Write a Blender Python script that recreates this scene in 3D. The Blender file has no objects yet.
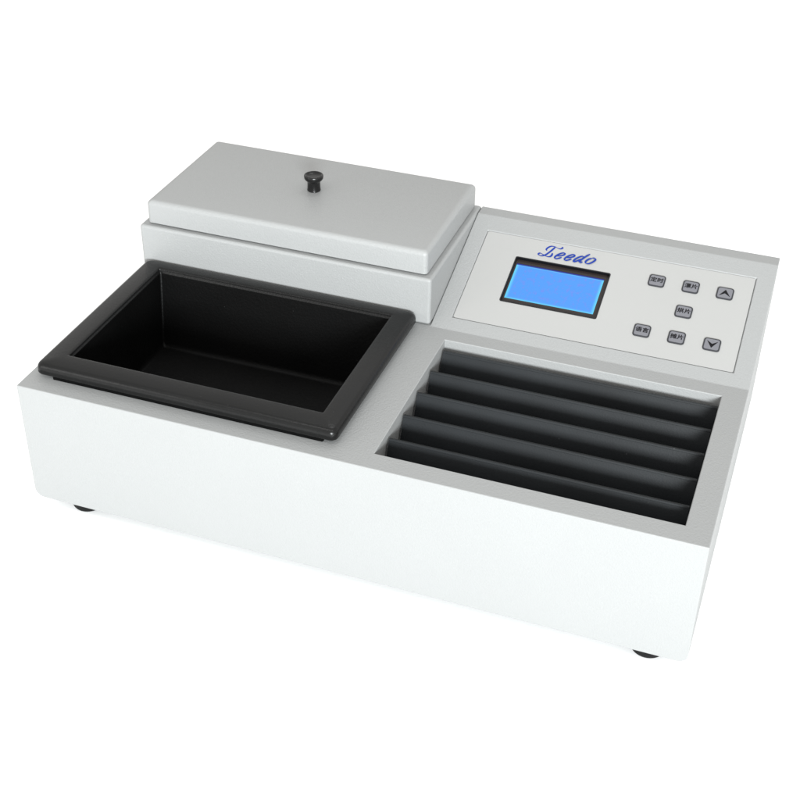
import bpy, bmesh, math, random
from mathutils import Vector, Matrix
random.seed(7)
scene = bpy.context.scene
COL = scene.collection
S = 0.1                      # all shapes below are written in decimetres, linked in metres

# ---------------------------------------------------------------- measurements (dm)
W, H = 5.5, 1.1226           # housing width, deck height
D1, D2, D3 = 2.0428, 3.3811, 3.5279     # foot of the slope, head of the slope, rear
ZP = 1.5715                  # height of the strip behind the panel
TX1 = 2.7855                 # right side of the raised section
TZ = 1.5725
GZ = -0.10                   # table surface
SL = math.hypot(D2 - D1, ZP - H)
EU = Vector((0, (D2 - D1) / SL, (ZP - H) / SL))      # up the slope
EN = Vector((0, -(ZP - H) / SL, (D2 - D1) / SL))     # out of the slope
def P(x, t, h=0.0):          # point on the sloping panel
    return Vector((x, D1, H)) + EU * t + EN * h

# ---------------------------------------------------------------- helpers
def empty(name, loc):
    o = bpy.data.objects.new(name, None); COL.objects.link(o)
    o.location = Vector(loc) * S; o.empty_display_size = 0.02
    return o
def world_loc(p):
    v = Vector((0, 0, 0))
    while p is not None:
        v += p.location; p = p.parent
    return v
def obj(name, bm, mats, parent=None, origin=None, smooth=None, bevel=None, seg=3, limit=25, mesh=None):
    """link one bmesh (world dm) as one object; origin in dm; smooth = auto-smooth angle"""
    me = mesh or bpy.data.meshes.new(name)
    if bm is not None:
        bm.normal_update(); bm.to_mesh(me); bm.free()
    me.transform(Matrix.Scale(S, 4))
    org = Vector(origin) * S if origin is not None else world_loc(parent)
    me.transform(Matrix.Translation(-org))
    if not me.materials:
        for m in (mats if isinstance(mats, (list, tuple)) else [mats]): me.materials.append(m)
    o = bpy.data.objects.new(name, me); COL.objects.link(o)
    o.parent = parent
    o.location = org - world_loc(parent)
    if bevel:
        b = o.modifiers.new('edge_round', 'BEVEL'); b.width = bevel * S; b.segments = seg
        b.limit_method = 'ANGLE'; b.angle_limit = math.radians(limit); b.harden_normals = True
        for p in me.polygons: p.use_smooth = True
    elif smooth is not None:
        for p in me.polygons: p.use_smooth = True
        me.set_sharp_from_angle(angle=math.radians(smooth))
    return o
def tag(o, label, cat, group=None):
    o['label'] = label; o['category'] = cat
    if group: o['group'] = group
def hexa(bm, lo, hi, f=None):
    """box, corners optionally mapped through f"""
    vs = [bm.verts.new(f(Vector((x, y, z))) if f else (x, y, z)) for x in (lo[0], hi[0]) for y in (lo[1], hi[1]) for z in (lo[2], hi[2])]
    for q in ((0, 1, 3, 2), (4, 6, 7, 5), (0, 4, 5, 1), (2, 3, 7, 6), (0, 2, 6, 4), (1, 5, 7, 3)):
        bm.faces.new([vs[i] for i in q])
    return vs
def prism(bm, prof, x0, x1):
    """extrude a y-z profile along x"""
    a = [bm.verts.new((x0, y, z)) for y, z in prof]; b = [bm.verts.new((x1, y, z)) for y, z in prof]
    bm.faces.new(a); bm.faces.new(list(reversed(b)))
    n = len(prof)
    for i in range(n): bm.faces.new((a[(i + 1) % n], a[i], b[i], b[(i + 1) % n]))
    bmesh.ops.recalc_face_normals(bm, faces=bm.faces)
def rrect(x0, x1, y0, y1, r, n=8):
    out = []
    for cx, cy, a0 in ((x1 - r, y1 - r, 0), (x0 + r, y1 - r, 90), (x0 + r, y0 + r, 180), (x1 - r, y0 + r, 270)):
        for k in range(n + 1):
            a = math.radians(a0 + 90 * k / n); out.append((cx + r * math.cos(a), cy + r * math.sin(a)))
    return out
def loft(bm, rings, cap0=False, cap1=False, mats=None):
    R = [[bm.verts.new(p) for p in ring] for ring in rings]; n = len(R[0])
    for k, (a, b) in enumerate(zip(R, R[1:])):
        for i in range(n):
            f = bm.faces.new((a[i], a[(i + 1) % n], b[(i + 1) % n], b[i]))
            if mats: f.material_index = mats[k]
    if cap0: bm.faces.new(list(reversed(R[0])))
    if cap1:
        f = bm.faces.new(R[-1])
        if mats: f.material_index = mats[-1]
    return R
def lathe(bm, c, prof, n=48):
    rings = [[(c[0] + r * math.cos(2 * math.pi * k / n), c[1] + r * math.sin(2 * math.pi * k / n), c[2] + z) for k in range(n)] for r, z in prof]
    loft(bm, rings, True, True); bmesh.ops.recalc_face_normals(bm, faces=bm.faces)
def temp(bm):
    me = bpy.data.meshes.new('tmp'); bmesh.ops.recalc_face_normals(bm, faces=bm.faces); bm.to_mesh(me); bm.free()
    o = bpy.data.objects.new('tmp', me); COL.objects.link(o); return o
def boolean(base, ops):
    """returns a mesh = base with the list of (operation, cutter) applied"""
    for op, c in ops:
        m = base.modifiers.new('b', 'BOOLEAN'); m.operation = op; m.object = c; m.solver = 'EXACT'
    dg = bpy.context.evaluated_depsgraph_get(); dg.update()
    me = bpy.data.meshes.new_from_object(base.evaluated_get(dg))
    for o in [base] + [c for _, c in ops]: bpy.data.objects.remove(o)
    bm = bmesh.new(); bm.from_mesh(me)
    bmesh.ops.remove_doubles(bm, verts=bm.verts, dist=1e-5)
    bmesh.ops.dissolve_limit(bm, angle_limit=math.radians(0.5), verts=bm.verts, edges=bm.edges)
    bm.to_mesh(me); bm.free()
    return me

# ---------------------------------------------------------------- materials
def new_mat(name):
    m = bpy.data.materials.new(name); m.use_nodes = True
    return m, m.node_tree, m.node_tree.nodes['Principled BSDF']
def N(nt, t, **k):
    n = nt.nodes.new(t)
    for a, v in k.items():
        if a in n.inputs: n.inputs[a].default_value = v
        else: setattr(n, a, v)
    return n
def powder(name, col, rough, grain=1.0, scale=900, bump=0.25, var=0.03, spec=0.5, dust=0.0, dist=.0002):
    """powder-coated or enamelled sheet: fine orange-peel grain, faint tone and gloss variation"""
    m, nt, b = new_mat(name)
    tc = N(nt, 'ShaderNodeTexCoord')
    n1 = N(nt, 'ShaderNodeTexNoise', Scale=scale, Detail=3.0, Roughness=0.6)
    n2 = N(nt, 'ShaderNodeTexNoise', Scale=14.0, Detail=4.0)
    n3 = N(nt, 'ShaderNodeTexVoronoi', Scale=scale * 0.55)
    oi = N(nt, 'ShaderNodeObjectInfo'); off = N(nt, 'ShaderNodeVectorMath', operation='SCALE'); off.inputs[0].default_value = (3.1, 1.7, 2.3)
    nt.links.new(oi.outputs['Random'], off.inputs['Scale'])          # so that copies do not share one pattern
    va = N(nt, 'ShaderNodeVectorMath', operation='ADD'); nt.links.new(tc.outputs['Object'], va.inputs[0]); nt.links.new(off.outputs[0], va.inputs[1])
    for n in (n1, n2, n3): nt.links.new(va.outputs[0], n.inputs['Vector'])
    add = N(nt, 'ShaderNodeMath', operation='MULTIPLY_ADD'); add.inputs[1].default_value = 0.6
    nt.links.new(n3.outputs['Distance'], add.inputs[0]); nt.links.new(n1.outputs['Fac'], add.inputs[2])
    bp = N(nt, 'ShaderNodeBump', Strength=bump * grain, Distance=dist)
    nt.links.new(add.outputs[0], bp.inputs['Height']); nt.links.new(bp.outputs[0], b.inputs['Normal'])
    mr = N(nt, 'ShaderNodeMapRange'); mr.inputs['From Min'].default_value = .3; mr.inputs['From Max'].default_value = .7
    mr.inputs['To Min'].default_value = 1 - var; mr.inputs['To Max'].default_value = 1 + var
    nt.links.new(n2.outputs['Fac'], mr.inputs['Value'])
    mx = N(nt, 'ShaderNodeVectorMath', operation='SCALE'); mx.inputs[0].default_value = col
    nt.links.new(mr.outputs[0], mx.inputs['Scale'])
    last = mx.outputs[0]
    if dust > 0:      # a few pale dust specks
        vo = N(nt, 'ShaderNodeTexVoronoi', Scale=70.0); nt.links.new(va.outputs[0], vo.inputs['Vector'])
        lt = N(nt, 'ShaderNodeMath', operation='LESS_THAN'); lt.inputs[1].default_value = 0.028
        nt.links.new(vo.outputs['Distance'], lt.inputs[0])
        mm = N(nt, 'ShaderNodeMath', operation='MULTIPLY'); mm.inputs[1].default_value = dust
        nt.links.new(lt.outputs[0], mm.inputs[0])
        mc = N(nt, 'ShaderNodeMix', data_type='RGBA'); mc.inputs['B'].default_value = (.5, .5, .5, 1)
        nt.links.new(mm.outputs[0], mc.inputs['Factor']); nt.links.new(last, mc.inputs['A']); last = mc.outputs['Result']
    nt.links.new(last, b.inputs['Base Color'])
    rr = N(nt, 'ShaderNodeMapRange'); rr.inputs['To Min'].default_value = rough - .05; rr.inputs['To Max'].default_value = rough + .05
    nt.links.new(n2.outputs['Fac'], rr.inputs['Value']); nt.links.new(rr.outputs[0], b.inputs['Roughness'])
    b.inputs['Specular IOR Level'].default_value = spec
    return m
M_paint = powder('light_grey_powder_coat', (.257, .261, .260), .47, scale=1050, bump=.6, spec=.5, dist=.0003, var=.008)
M_basin = powder('black_enamel', (.005, .005, .005), .25, scale=1000, bump=.5, var=.12, spec=.24, dust=.03)
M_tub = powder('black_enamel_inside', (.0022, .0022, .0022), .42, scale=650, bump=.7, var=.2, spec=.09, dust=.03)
M_seal = powder('black_seal', (.002, .002, .002), .7, scale=600, bump=.2, spec=.05)
M_slat = powder('black_anodised_plate', (.0095, .0110, .0125), .52, scale=1300, bump=.25, var=.2, dust=.09, spec=.22)
M_membrane = powder('membrane_film', (.315, .314, .308), .55, scale=300, bump=.02, var=.01, spec=.3)
M_rubber = powder('black_rubber', (.005, .005, .005), .6, scale=600, bump=.2, spec=.15)
M_knob = powder('black_bakelite', (.006, .006, .006), .25, scale=300, bump=.02, spec=.28)
M_key = powder('key_grey', (.125, .125, .14), .5, scale=300, bump=.02, var=.01)
M_keyline = powder('key_outline', (.026, .027, .031), .5, scale=300, bump=.02, var=.01, spec=.25)
M_ink = powder('black_ink', (.003, .003, .004), .5, scale=300, bump=.02, var=.01, spec=.15)
M_blue = powder('blue_ink', (.006, .028, .22), .55, scale=300, bump=.02, var=.01, spec=.15)
M_bezel = powder('dark_brown_bezel', (.016, .011, .010), .5, scale=400, bump=.05, spec=.3)
M_frame = powder('black_display_frame', (.004, .004, .005), .4, scale=400, bump=.05, spec=.2)

# lit LCD: blue backlight, paler cyan towards the edge-lit rim, faint violet mottling
SX0, SX1, ST0, ST1 = 3.303, 4.094, .497, .918
def lcd_material():
    m, nt, b = new_mat('lit_lcd')
    uv = N(nt, 'ShaderNodeUVMap'); sp = N(nt, 'ShaderNodeSeparateXYZ'); nt.links.new(uv.outputs[0], sp.inputs[0])
    def edge(out, w):
        a = N(nt, 'ShaderNodeMath', operation='SUBTRACT'); a.inputs[0].default_value = 1; nt.links.new(out, a.inputs[1])
        c = N(nt, 'ShaderNodeMath', operation='MINIMUM'); nt.links.new(out, c.inputs[0]); nt.links.new(a.outputs[0], c.inputs[1])
        d = N(nt, 'ShaderNodeMapRange', interpolation_type='SMOOTHSTEP'); d.inputs['From Max'].default_value = w
        d.inputs['To Min'].default_value = 1; d.inputs['To Max'].default_value = 0
        nt.links.new(c.outputs[0], d.inputs['Value']); return d.outputs[0]
    ex = edge(sp.outputs[0], .045); ey = edge(sp.outputs[1], .075)
    mxm = N(nt, 'ShaderNodeMath', operation='MAXIMUM'); nt.links.new(ex, mxm.inputs[0]); nt.links.new(ey, mxm.inputs[1])
    no = N(nt, 'ShaderNodeTexNoise', Scale=11.0, Detail=4.0); mp = N(nt, 'ShaderNodeMapping'); mp.inputs['Scale'].default_value = (2.0, .8, 1)
    nt.links.new(uv.outputs[0], mp.inputs[0]); nt.links.new(mp.outputs[0], no.inputs['Vector'])
    mr = N(nt, 'ShaderNodeMapRange'); mr.inputs['From Min'].default_value = .52; mr.inputs['From Max'].default_value = .68; mr.inputs['To Max'].default_value = .55
    nt.links.new(no.outputs['Fac'], mr.inputs['Value'])
    m1 = N(nt, 'ShaderNodeMix', data_type='RGBA'); m1.inputs['A'].default_value = (.075, .345, .97, 1); m1.inputs['B'].default_value = (.19, .25, .88, 1)
    nt.links.new(mr.outputs[0], m1.inputs['Factor'])
    m2 = N(nt, 'ShaderNodeMix', data_type='RGBA'); m2.inputs['B'].default_value = (.13, .70, .98, 1)
    nt.links.new(mxm.outputs[0], m2.inputs['Factor']); nt.links.new(m1.outputs['Result'], m2.inputs['A'])
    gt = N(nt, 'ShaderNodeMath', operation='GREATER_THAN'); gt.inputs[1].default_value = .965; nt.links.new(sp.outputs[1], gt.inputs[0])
    m3 = N(nt, 'ShaderNodeMix', data_type='RGBA'); m3.inputs['B'].default_value = (.02, .03, .33, 1)      # dark blue strip along the top edge
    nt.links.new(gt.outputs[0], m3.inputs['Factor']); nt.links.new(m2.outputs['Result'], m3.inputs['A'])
    nt.links.new(m3.outputs['Result'], b.inputs['Emission Color']); b.inputs['Emission Strength'].default_value = .95
    b.inputs['Base Color'].default_value = (.005, .01, .02, 1); b.inputs['Roughness'].default_value = .3; b.inputs['Specular IOR Level'].default_value = .12
    return m
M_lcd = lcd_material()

# ---------------------------------------------------------------- ground (white photographic table)
bm = bmesh.new()
for x, y in ((-60, -60), (60, -60), (60, 60), (-60, 60)): bm.verts.new((x, y, GZ))
bm.faces.new(bm.verts)
mg, nt, b = new_mat('white_table')
b.inputs['Base Color'].default_value = (.96, .96, .96, 1); b.inputs['Roughness'].default_value = .9; b.inputs['Specular IOR Level'].default_value = .1
tc = N(nt, 'ShaderNodeTexCoord'); nn = N(nt, 'ShaderNodeTexNoise', Scale=400.0); nt.links.new(tc.outputs['Object'], nn.inputs['Vector'])
bp = N(nt, 'ShaderNodeBump', Strength=.03, Distance=.0002); nt.links.new(nn.outputs['Fac'], bp.inputs['Height']); nt.links.new(bp.outputs[0], b.inputs['Normal'])
g = obj('ground', bm, mg, origin=(0, 0, 0)); g['kind'] = 'structure'; g['label'] = 'plain white table surface under and around the machine'

# ---------------------------------------------------------------- the machine
unit = empty('tissue_flotation_bath', (W / 2, D3 / 2, GZ))
tag(unit, 'light grey countertop laboratory bath with sloping control panel, blue display and black slide rack', 'laboratory machine')

# --- housing: deck block + sloping console, with openings
RX0, RX1, RY0, RY1 = 2.978, 5.3035, .186, 1.8814
bm = bmesh.new()
r = .075; prof = []
for cx, cz, a0 in ((W - r, r, -90), (r, r, 180)):
    if a0 == -90:
        arc = [(cx + r * math.cos(math.radians(a)), cz + r * math.sin(math.radians(a))) for a in range(-90, 1, 15)]
        prof += arc + [(W, H), (0, H)]
    else:
        prof += [(cx + r * math.cos(math.radians(a)), cz + r * math.sin(math.radians(a))) for a in range(180, 271, 15)]
a = [bm.verts.new((x, 0, z)) for x, z in prof]; c = [bm.verts.new((x, D3, z)) for x, z in prof]
bm.faces.new(a); bm.faces.new(list(reversed(c)))
for i in range(len(prof)): bm.faces.new((a[(i + 1) % len(prof)], a[i], c[i], c[(i + 1) % len(prof)]))
base = temp(bm)
bm = bmesh.new(); prism(bm, [(D1, H), (D2, ZP), (D3, ZP), (D3, H - .3), (D1, H - .3)], TX1 + .004, W); wedge = temp(bm)
bm = bmesh.new(); hexa(bm, (RX0, RY0, H - .50), (RX1, RY1, H + .3)); cut1 = temp(bm)
bm = bmesh.new(); hexa(bm, (.20, .30, .46), (2.58, 1.95, H + .3)); cut2 = temp(bm)
OX0, OX1, OT0, OT1 = 2.942, 5.350, .146, 1.222
bm = bmesh.new(); hexa(bm, (OX0, OT0, -.016), (OX1, OT1, .1), lambda v: P(v.x, v.y, v.z)); cut3 = temp(bm)
LX0, LX1, LT0, LT1 = 3.284, 4.134, .433, .968
bm = bmesh.new(); hexa(bm, (LX0 - .004, LT0 - .004, -.09), (LX1 + .004, LT1 + .004, .1), lambda v: P(v.x, v.y, v.z)); cut4 = temp(bm)
me = boolean(base, [('UNION', wedge), ('DIFFERENCE', cut1), ('DIFFERENCE', cut2), ('DIFFERENCE', cut3), ('DIFFERENCE', cut4)])
housing = obj('housing', None, M_paint, unit, mesh=me, bevel=.036, seg=4, limit=14)
housing.modifiers['edge_round'].use_clamp_overlap = True

# --- raised section behind the basin
bm = bmesh.new(); hexa(bm, (.026, D1, H + .003), (TX1, D3 + .01, TZ))
obj('raised_section', bm, M_paint, unit, bevel=.028, seg=4)

# --- feet
bm = bmesh.new(); fc = (.40, .175, 0)
lathe(bm, fc, [(.12, .03), (.135, .0), (.138, -.04), (.136, -.080), (.128, -.093), (.11, -.0995)])
foot = obj('foot', bm, M_rubber, unit, origin=fc, smooth=40)
for x, y in ((5.19, .175), (.40, 3.2), (5.19, 3.2)):
    f = foot.copy(); COL.objects.link(f); f.parent = unit; f.location = Vector((x, y, 0)) * S - unit.location

# --- membrane with display opening
bm = bmesh.new()
g_ = .007
o1 = rrect(OX0 + g_, OX1 - g_, OT0 + g_, OT1 - g_, .02, 3); i1 = rrect(LX0, LX1, LT0, LT1, .012, 3)
top = -.004; bot = -.0155
ring = lambda pts, h: [P(x, t, h) for x, t in pts]
R = [[bm.verts.new(p) for p in rr] for rr in (ring(o1, bot), ring(o1, top), ring(i1, top), ring(i1, bot))]
n = len(o1)
for A, B in zip(R, R[1:]):
    for i in range(n): bm.faces.new((A[i], A[(i + 1) % n], B[(i + 1) % n], B[i]))
bmesh.ops.recalc_face_normals(bm, faces=bm.faces)
panel = obj('control_panel', bm, M_membrane, unit)

# logo: brush-script word, one ribbon per pen stroke
def script_e(x0): return [(x0 + .058 * u + .042 * v, 1.026 + .086 * v) for u, v in ((.08, .40), (.55, .50), (.92, .74), (.78, .98), (.42, .93), (.10, .58), (.08, .20), (.38, .0), (.72, .10), (1.02, .34))]
strokes = [
 [(3.5263,1.1029),(3.516,1.1189),(3.5272,1.1463),(3.5515,1.1668),(3.5851,1.1669),(3.6181,1.1545),(3.6415,1.1562),(3.6519,1.1731),(3.6415,1.1788)],
 [(3.5856,1.1649),(3.5733,1.1331),(3.5503,1.0884),(3.5267,1.0519),(3.4985,1.0326),(3.4721,1.0342),(3.4628,1.0462),(3.4741,1.0592),(3.5008,1.0516),(3.5384,1.0365),(3.5677,1.0377),(3.581,1.0573),(3.5815,1.086)],
 script_e(3.601), script_e(3.690),
 [(3.777 + .054 * u + .040 * v, 1.028 + .082 * v) for u, v in ((.95, .86), (.62, 1.0), (.25, .80), (.02, .35), (.18, .0), (.50, .12), (.95, .66))],
 [(3.9072,1.1508),(3.8780,1.1140),(3.8500,1.0690),(3.8370,1.0400),(3.8470,1.0310),(3.8650,1.0440)],
 [(3.9368,1.1054),(3.9087,1.0863),(3.8906,1.0535),(3.8986,1.0334),(3.925,1.0359),(3.9541,1.0654),(3.9686,1.0952),(3.9575,1.1106),(3.9368,1.1054)]]
bm = bmesh.new(); h = top + .0008
for st in strokes:
    pts = [Vector(p) for p in st]; pts = [pts[0] * 2 - pts[1]] + pts + [pts[-1] * 2 - pts[-2]]
    path = []
    for i in range(1, len(pts) - 2):
        p0, p1, p2, p3 = pts[i - 1:i + 3]
        for k in range(10):
            t = k / 10
            path.append(.5 * ((2 * p1) + (p2 - p0) * t + (2 * p0 - 5 * p1 + 4 * p2 - p3) * t * t + (3 * p1 - p0 - 3 * p2 + p3) * t ** 3))
    path.append(pts[-2])
    prev = None
    for i, p in enumerate(path):
        d = (path[min(i + 1, len(path) - 1)] - path[max(i - 1, 0)]).normalized()
        nrm = Vector((-d.y, d.x)); pen = Vector((math.cos(math.radians(-25)), math.sin(math.radians(-25))))
        w = .0029 + .0058 * abs(d.x * pen.y - d.y * pen.x)
        w *= min(1, .45 + min(i, len(path) - 1 - i) / 8)
        h += .000012
        cur = [bm.verts.new(P(*(p + nrm * w), h)), bm.verts.new(P(*(p - nrm * w), h))]
        if prev: bm.faces.new((prev[0], prev[1], cur[1], cur[0]))
        prev = cur
for f in bm.faces:
    if f.normal.dot(EN) < 0: f.normal_flip()
bm.normal_update()
for f in bm.faces:
    if f.normal.dot(EN) < 0: f.normal_flip()
lg = obj('logo', bm, M_blue, panel); lg['label'] = 'blue script lettering above the display'

# --- display: black frame, sunk brown bezel, lit screen
bm = bmesh.new()
q = [(rrect(LX0 - .004, LX1 + .004, LT0 - .004, LT1 + .004, .016, 3), top + .0005), (rrect(LX0 - .004, LX1 + .004, LT0 - .004, LT1 + .004, .016, 3), top + .004),
     (rrect(LX0 + .006, LX1 - .006, LT0 + .006, LT1 - .006, .01, 3), top + .004), (rrect(LX0 + .006, LX1 - .006, LT0 + .006, LT1 - .006, .01, 3), -.027),
     (rrect(SX0 + .001, SX1 - .001, ST0 + .001, ST1 - .001, .004, 3), -.028), (rrect(SX0 + .001, SX1 - .001, ST0 + .001, ST1 - .001, .004, 3), -.034)]
loft(bm, [ring(p, z) for p, z in q], mats=[0, 0, 0, 1, 1])
bmesh.ops.recalc_face_normals(bm, faces=bm.faces)
disp = obj('display', bm, [M_frame, M_bezel], unit)
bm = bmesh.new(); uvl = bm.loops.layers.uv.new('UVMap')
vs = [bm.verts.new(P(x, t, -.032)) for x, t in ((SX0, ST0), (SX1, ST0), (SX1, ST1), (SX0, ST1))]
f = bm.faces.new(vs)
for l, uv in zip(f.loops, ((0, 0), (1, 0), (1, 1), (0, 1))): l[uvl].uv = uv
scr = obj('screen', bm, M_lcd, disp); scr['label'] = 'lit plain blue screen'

# --- seven membrane keys, each with its own printed symbol
KEYS = [(4.538, .982, '定时'), (4.831, .982, '漂片'), (5.1235, .980, 'up'), (4.830, .691, '烘片'), (4.538, .400, '语言'), (4.831, .397, '摊片'), (5.1245, .394, 'down')]
def key_bm(x, t):
    bm = bmesh.new()
    q = [(.071, .067, .026, -.003), (.071, .067, .026, .003), (.067, .063, .023, .006), (.0615, .0575, .019, .0065), (.060, .056, .018, .0045)]
    loft(bm, [ring(rrect(x - a, x + a, t - b_, t + b_, r_, 5), h_) for a, b_, r_, h_ in q], cap1=True, mats=[0, 0, 0, 0, 1])
    bm.faces.ensure_lookup_table(); bm.faces[-1].material_index = 1
    return bm
def flat_poly(bm, pts, h0, h1):
    lo = [bm.verts.new(P(x, t, h0)) for x, t in pts]; hi = [bm.verts.new(P(x, t, h1)) for x, t in pts]
    bm.faces.new(hi); n = len(pts)
    for i in range(n): bm.faces.new((lo[i], lo[(i + 1) % n], hi[(i + 1) % n], hi[i]))
def text_bm(s, x, t, size, h):
    cu = bpy.data.curves.new('txt', 'FONT'); cu.body = s; cu.size = size; cu.align_x = 'CENTER'; cu.align_y = 'CENTER'
    cu.space_character = 1.05
    o = bpy.data.objects.new('txt', cu); COL.objects.link(o)
    dg = bpy.context.evaluated_depsgraph_get(); dg.update()
    me = bpy.data.meshes.new_from_object(o.evaluated_get(dg)); bpy.data.objects.remove(o)
    bm = bmesh.new(); bm.from_mesh(me)
    if bm.verts:
        cx = (max(v.co.x for v in bm.verts) + min(v.co.x for v in bm.verts)) / 2; cy = (max(v.co.y for v in bm.verts) + min(v.co.y for v in bm.verts)) / 2
        base = [(v.co.x - cx, v.co.y - cy) for v in bm.verts]
        for v, (a, b_) in zip(bm.verts, base): v.co = P(x + a, t + b_, h)
        one = bm.copy()
        for k, (dx, dy) in enumerate(((.0016, 0), (-.0016, 0), (0, .0012), (0, -.0012))):     # heavier printed strokes
            for v, (a, b_) in zip(one.verts, base): v.co = P(x + a + dx, t + b_ + dy, h + .00012 * (k + 1))
            tm = bpy.data.meshes.new('t'); one.to_mesh(tm); bm.from_mesh(tm); bpy.data.meshes.remove(tm)
        one.free()
    return bm
key0 = None
for x, t, s in KEYS:
    if key0 is None:
        k = key0 = obj('button', key_bm(x, t), [M_keyline, M_key], unit, origin=P(x, t), smooth=35); c0 = P(x, t)
    else:
        k = key0.copy(); COL.objects.link(k); k.parent = unit; k.location = P(x, t) * S - unit.location
    if s == 'up':
        bm = bmesh.new(); flat_poly(bm, [(x - .001, t + .040), (x + .049, t - .036), (x + .031, t - .027), (x - .001, t + .007), (x - .048, t - .036), (x - .014, t + .016)][::-1], .0046, .0056)
        bm.free(); bm = bmesh.new(); flat_poly(bm, [(x, t + .040), (x - .048, t - .036), (x - .001, t - .002), (x + .049, t - .036)], .0046, .0056)
    elif s == 'down':
        bm = bmesh.new(); flat_poly(bm, [(x, t - .038), (x + .046, t + .038), (x + .001, t + .006), (x - .046, t + .038)], .0046, .0056)
    else:
        bm = text_bm(s, x, t + .008, .056, .0056)
    sy = obj('symbol', bm, M_ink, k, origin=P(x, t))
    sy['label'] = {'up': 'black upward arrowhead', 'down': 'black downward arrowhead'}.get(s, 'two black printed characters')

# --- five tilted slide plates in the recess
TB = Vector((-.0738, -.1934)).normalized()            # y,z direction going down the plate
TN = Vector((TB.y, -TB.x))                             # facing front-up
if TN.y < 0: TN = -TN
def slat_profile(y, z):
    th = .046; L_ = .50; o = Vector((y, z)); pr = []
    fr = [(.0, .0), (.002, .003), (.006, .0045), (.016, .0045), (.0185, .0015), (.06, .003), (.14, .004), (.28, .003), (L_, 0)]
    for s_, b_ in fr: pr.append(o + TB * s_ + TN * (b_ - .004))
    pr += [o + TB * L_ - TN * th, o + TB * .012 - TN * th, o + TB * .003 - TN * (th - .006), o - TB * .0 - TN * (th - .014)]
    return [(p.x, p.y) for p in pr]
y1, pz = 1.7839, H - .05
bm = bmesh.new(); prism(bm, slat_profile(y1, pz), 2.994, RX1 - .012)
slat = obj('slat', bm, M_slat, unit, origin=(RX0, y1, pz), smooth=32)
for i in range(1, 5):
    s_ = slat.copy(); COL.objects.link(s_); s_.parent = unit
    s_.location = Vector((RX0, y1 - .331 * i, pz)) * S - unit.location

# ---------------------------------------------------------------- black water basin
BX0, BX1, BY0, BY1, BZ = .080, 2.680, .160, 2.0311, 1.2556
basin = empty('water_basin', (1.4, 1.1, H))
tag(basin, 'deep rectangular black enamel basin with wide flat rim, left on the deck', 'basin')
def rr3(dx, r, z): return [(x, y, z) for x, y in rrect(BX0 + dx, BX1 - dx, BY0 + dx, BY1 - dx, r, 8)]
IX0, IX1, IY0, IY1 = .2777, 2.4879, .3678, 1.8905
FX0, FX1, FY0, FY1, FZ = .335, 2.43, .42, 1.735, .5402
def in3(e, r, z): return [(x, y, z) for x, y in rrect(IX0 + e, IX1 - e, IY0 + e, IY1 - e, r, 8)]
def fl3(e, r, z): return [(x, y, z) for x, y in rrect(FX0 + e, FX1 - e, FY0 + e, FY1 - e, r, 8)]
bm = bmesh.new()
loft(bm, [rr3(.16, .05, BZ - .104), rr3(.020, .05, BZ - .104), rr3(.008, .055, BZ - .098), rr3(.0, .06, BZ - .084), rr3(.0, .06, BZ - .052), rr3(.005, .058, BZ - .030),
          rr3(.016, .052, BZ - .013), rr3(.029, .045, BZ - .004), rr3(.040, .04, BZ), in3(-.022, .02, BZ + .0005), in3(-.010, .016, BZ), in3(-.003, .014, BZ - .004), in3(0, .012, BZ - .012),
          in3(.001, .012, BZ - .030), in3(.008, .012, BZ - .036), in3(.009, .012, BZ - .044), in3(.0, .012, BZ - .050)])
rim = obj('rim', bm, M_basin, basin, smooth=50)
bm = bmesh.new()
mid = lambda k, e, r: [(a[0] * (1 - k) + b_[0] * k, a[1] * (1 - k) + b_[1] * k, a[2] * (1 - k) + b_[2] * k) for a, b_ in zip(in3(e, r, BZ - .04), fl3(0, r, FZ + .05))]
loft(bm, [in3(-.001, .02, BZ - .046), mid(.0, .006, .02), mid(.5, .006, .02), mid(1, .006, .02), fl3(.010, .02, FZ + .012), fl3(.03, .02, FZ)], cap1=True)
obj('tub', bm, M_tub, basin, smooth=50)
# dark seal visible as a thin line between the rim and the deck
bm = bmesh.new()
so = lambda z: [(x, y, z) for x, y in rrect(.225, BX1 - .115, BY0 + .016, 2.02, .01, 2)]
si = lambda z: [(x, y, z) for x, y in rrect(.262, BX1 - .185, BY0 + .165, 1.96, .01, 2)]
loft(bm, [si(H + .0015), so(H + .0015), so(BZ - .1045), si(BZ - .1045), si(H + .0015)])
bmesh.ops.remove_doubles(bm, verts=bm.verts, dist=1e-6); bmesh.ops.recalc_face_normals(bm, faces=bm.faces)
obj('seal', bm, M_seal, basin)

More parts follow.
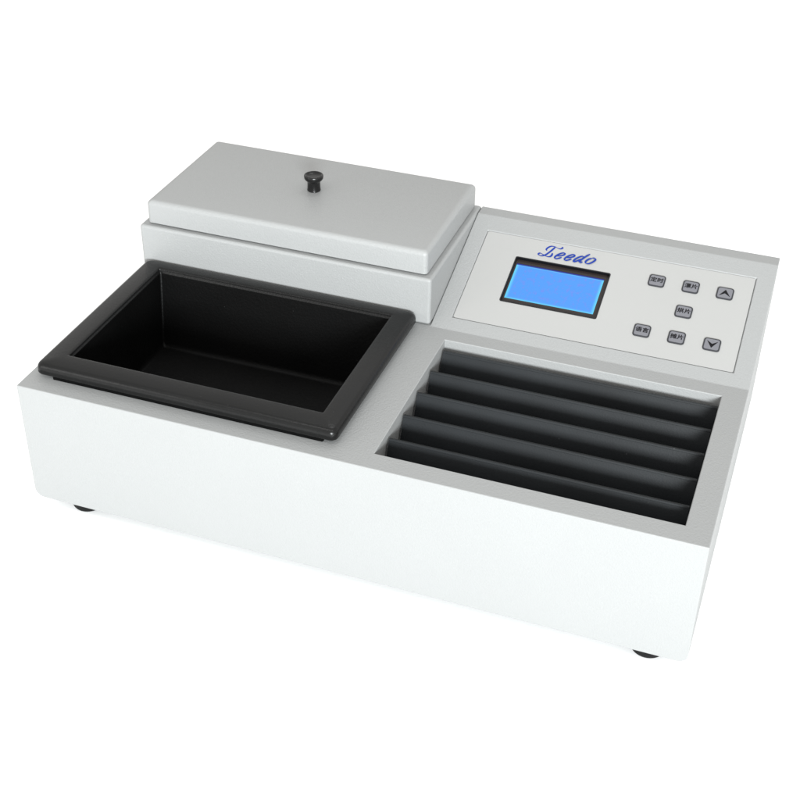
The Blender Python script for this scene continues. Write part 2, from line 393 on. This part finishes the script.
# ---------------------------------------------------------------- lid with knob
LIDX0, LIDX1, LIDY0, LIDY1, LZ = .0874, 2.7285, 2.0948, 3.5057, 1.7988
lid = empty('lid', ((LIDX0 + LIDX1) / 2, (LIDY0 + LIDY1) / 2, TZ))
tag(lid, 'flat light grey box lid with a small black knob, resting on the raised rear section', 'lid')
bm = bmesh.new()
def lr(d, z, r): return [(x, y, z) for x, y in rrect(LIDX0 + d, LIDX1 - d, LIDY0 + d, LIDY1 - d, r, 8)]
zb = TZ + .008
loft(bm, [lr(.010, zb, .03), lr(0, zb + .006, .035)] + [lr(.045 * (1 - math.cos(a)), LZ - .045 + .045 * math.sin(a), .04 - .015 * math.sin(a)) for a in [math.radians(q_) for q_ in (0, 18, 36, 54, 72, 90)]], True, True)
obj('cover', bm, M_paint, lid, smooth=35)
bm = bmesh.new()
lathe(bm, (1.394, 2.834, LZ), [(.058, -.002), (.062, .006), (.059, .016), (.058, .082), (.064, .094), (.080, .110), (.086, .120), (.088, .142), (.085, .149), (.078, .151), (.070, .147), (.062, .139), (.03, .135), (.01, .135)])
obj('knob', bm, M_knob, lid, smooth=40)

# ---------------------------------------------------------------- camera
cam = bpy.data.cameras.new('camera'); co = bpy.data.objects.new('camera', cam); COL.objects.link(co)
co.location = Vector((5.7147, -7.1709, 7.1039)) * S; co.rotation_euler = (.9601, -.016, .344)
cam.lens = 59.404; cam.sensor_width = 36; cam.clip_start = .01; cam.clip_end = 100
scene.camera = co

# ---------------------------------------------------------------- light: white studio surround + softboxes + added lamps
w = bpy.data.worlds.new('World'); scene.world = w; w.use_nodes = True
bg = w.node_tree.nodes['Background']; bg.inputs[0].default_value = (1.0, .992, .97, 1); bg.inputs[1].default_value = 1.03
def softbox(name, pos, target, sx, sy, power, col):
    l = bpy.data.lights.new(name, 'AREA'); l.shape = 'RECTANGLE'; l.size = sx; l.size_y = sy; l.energy = power; l.color = col
    o = bpy.data.objects.new(name, l); COL.objects.link(o); o.location = pos
    o.rotation_euler = (Vector(target) - Vector(pos)).to_track_quat('-Z', 'Y').to_euler()
    return o
softbox('softbox_key', (1.75, -3.0, .96), (.30, .12, .10), 1.1, .7, 256, (.94, .985, 1.0))
softbox('added_top_light', (.21, .84, 1.5), (.415, .27, .13), .5, .35, 2.4, (.97, .99, 1.0))  # unseen lamp, added to brighten the sloping panel
softbox('added_strip_light', (.25, -.50, 1.30), (.14, .02, .12), 1.1, .12, 3.4, (1, .99, .97))  # unseen lamp, added for a highlight along the basin rim
softbox('softbox_fill', (-.9, -1.2, .6), (.2, .1, .06), .6, .6, 4, (1, .99, .97))

scene.view_settings.view_transform = 'Standard'; scene.view_settings.look = 'None'
scene.view_settings.exposure = 0; scene.view_settings.gamma = 1
scene.render.engine = 'CYCLES'
scene.render.resolution_x = 1024; scene.render.resolution_y = 1024
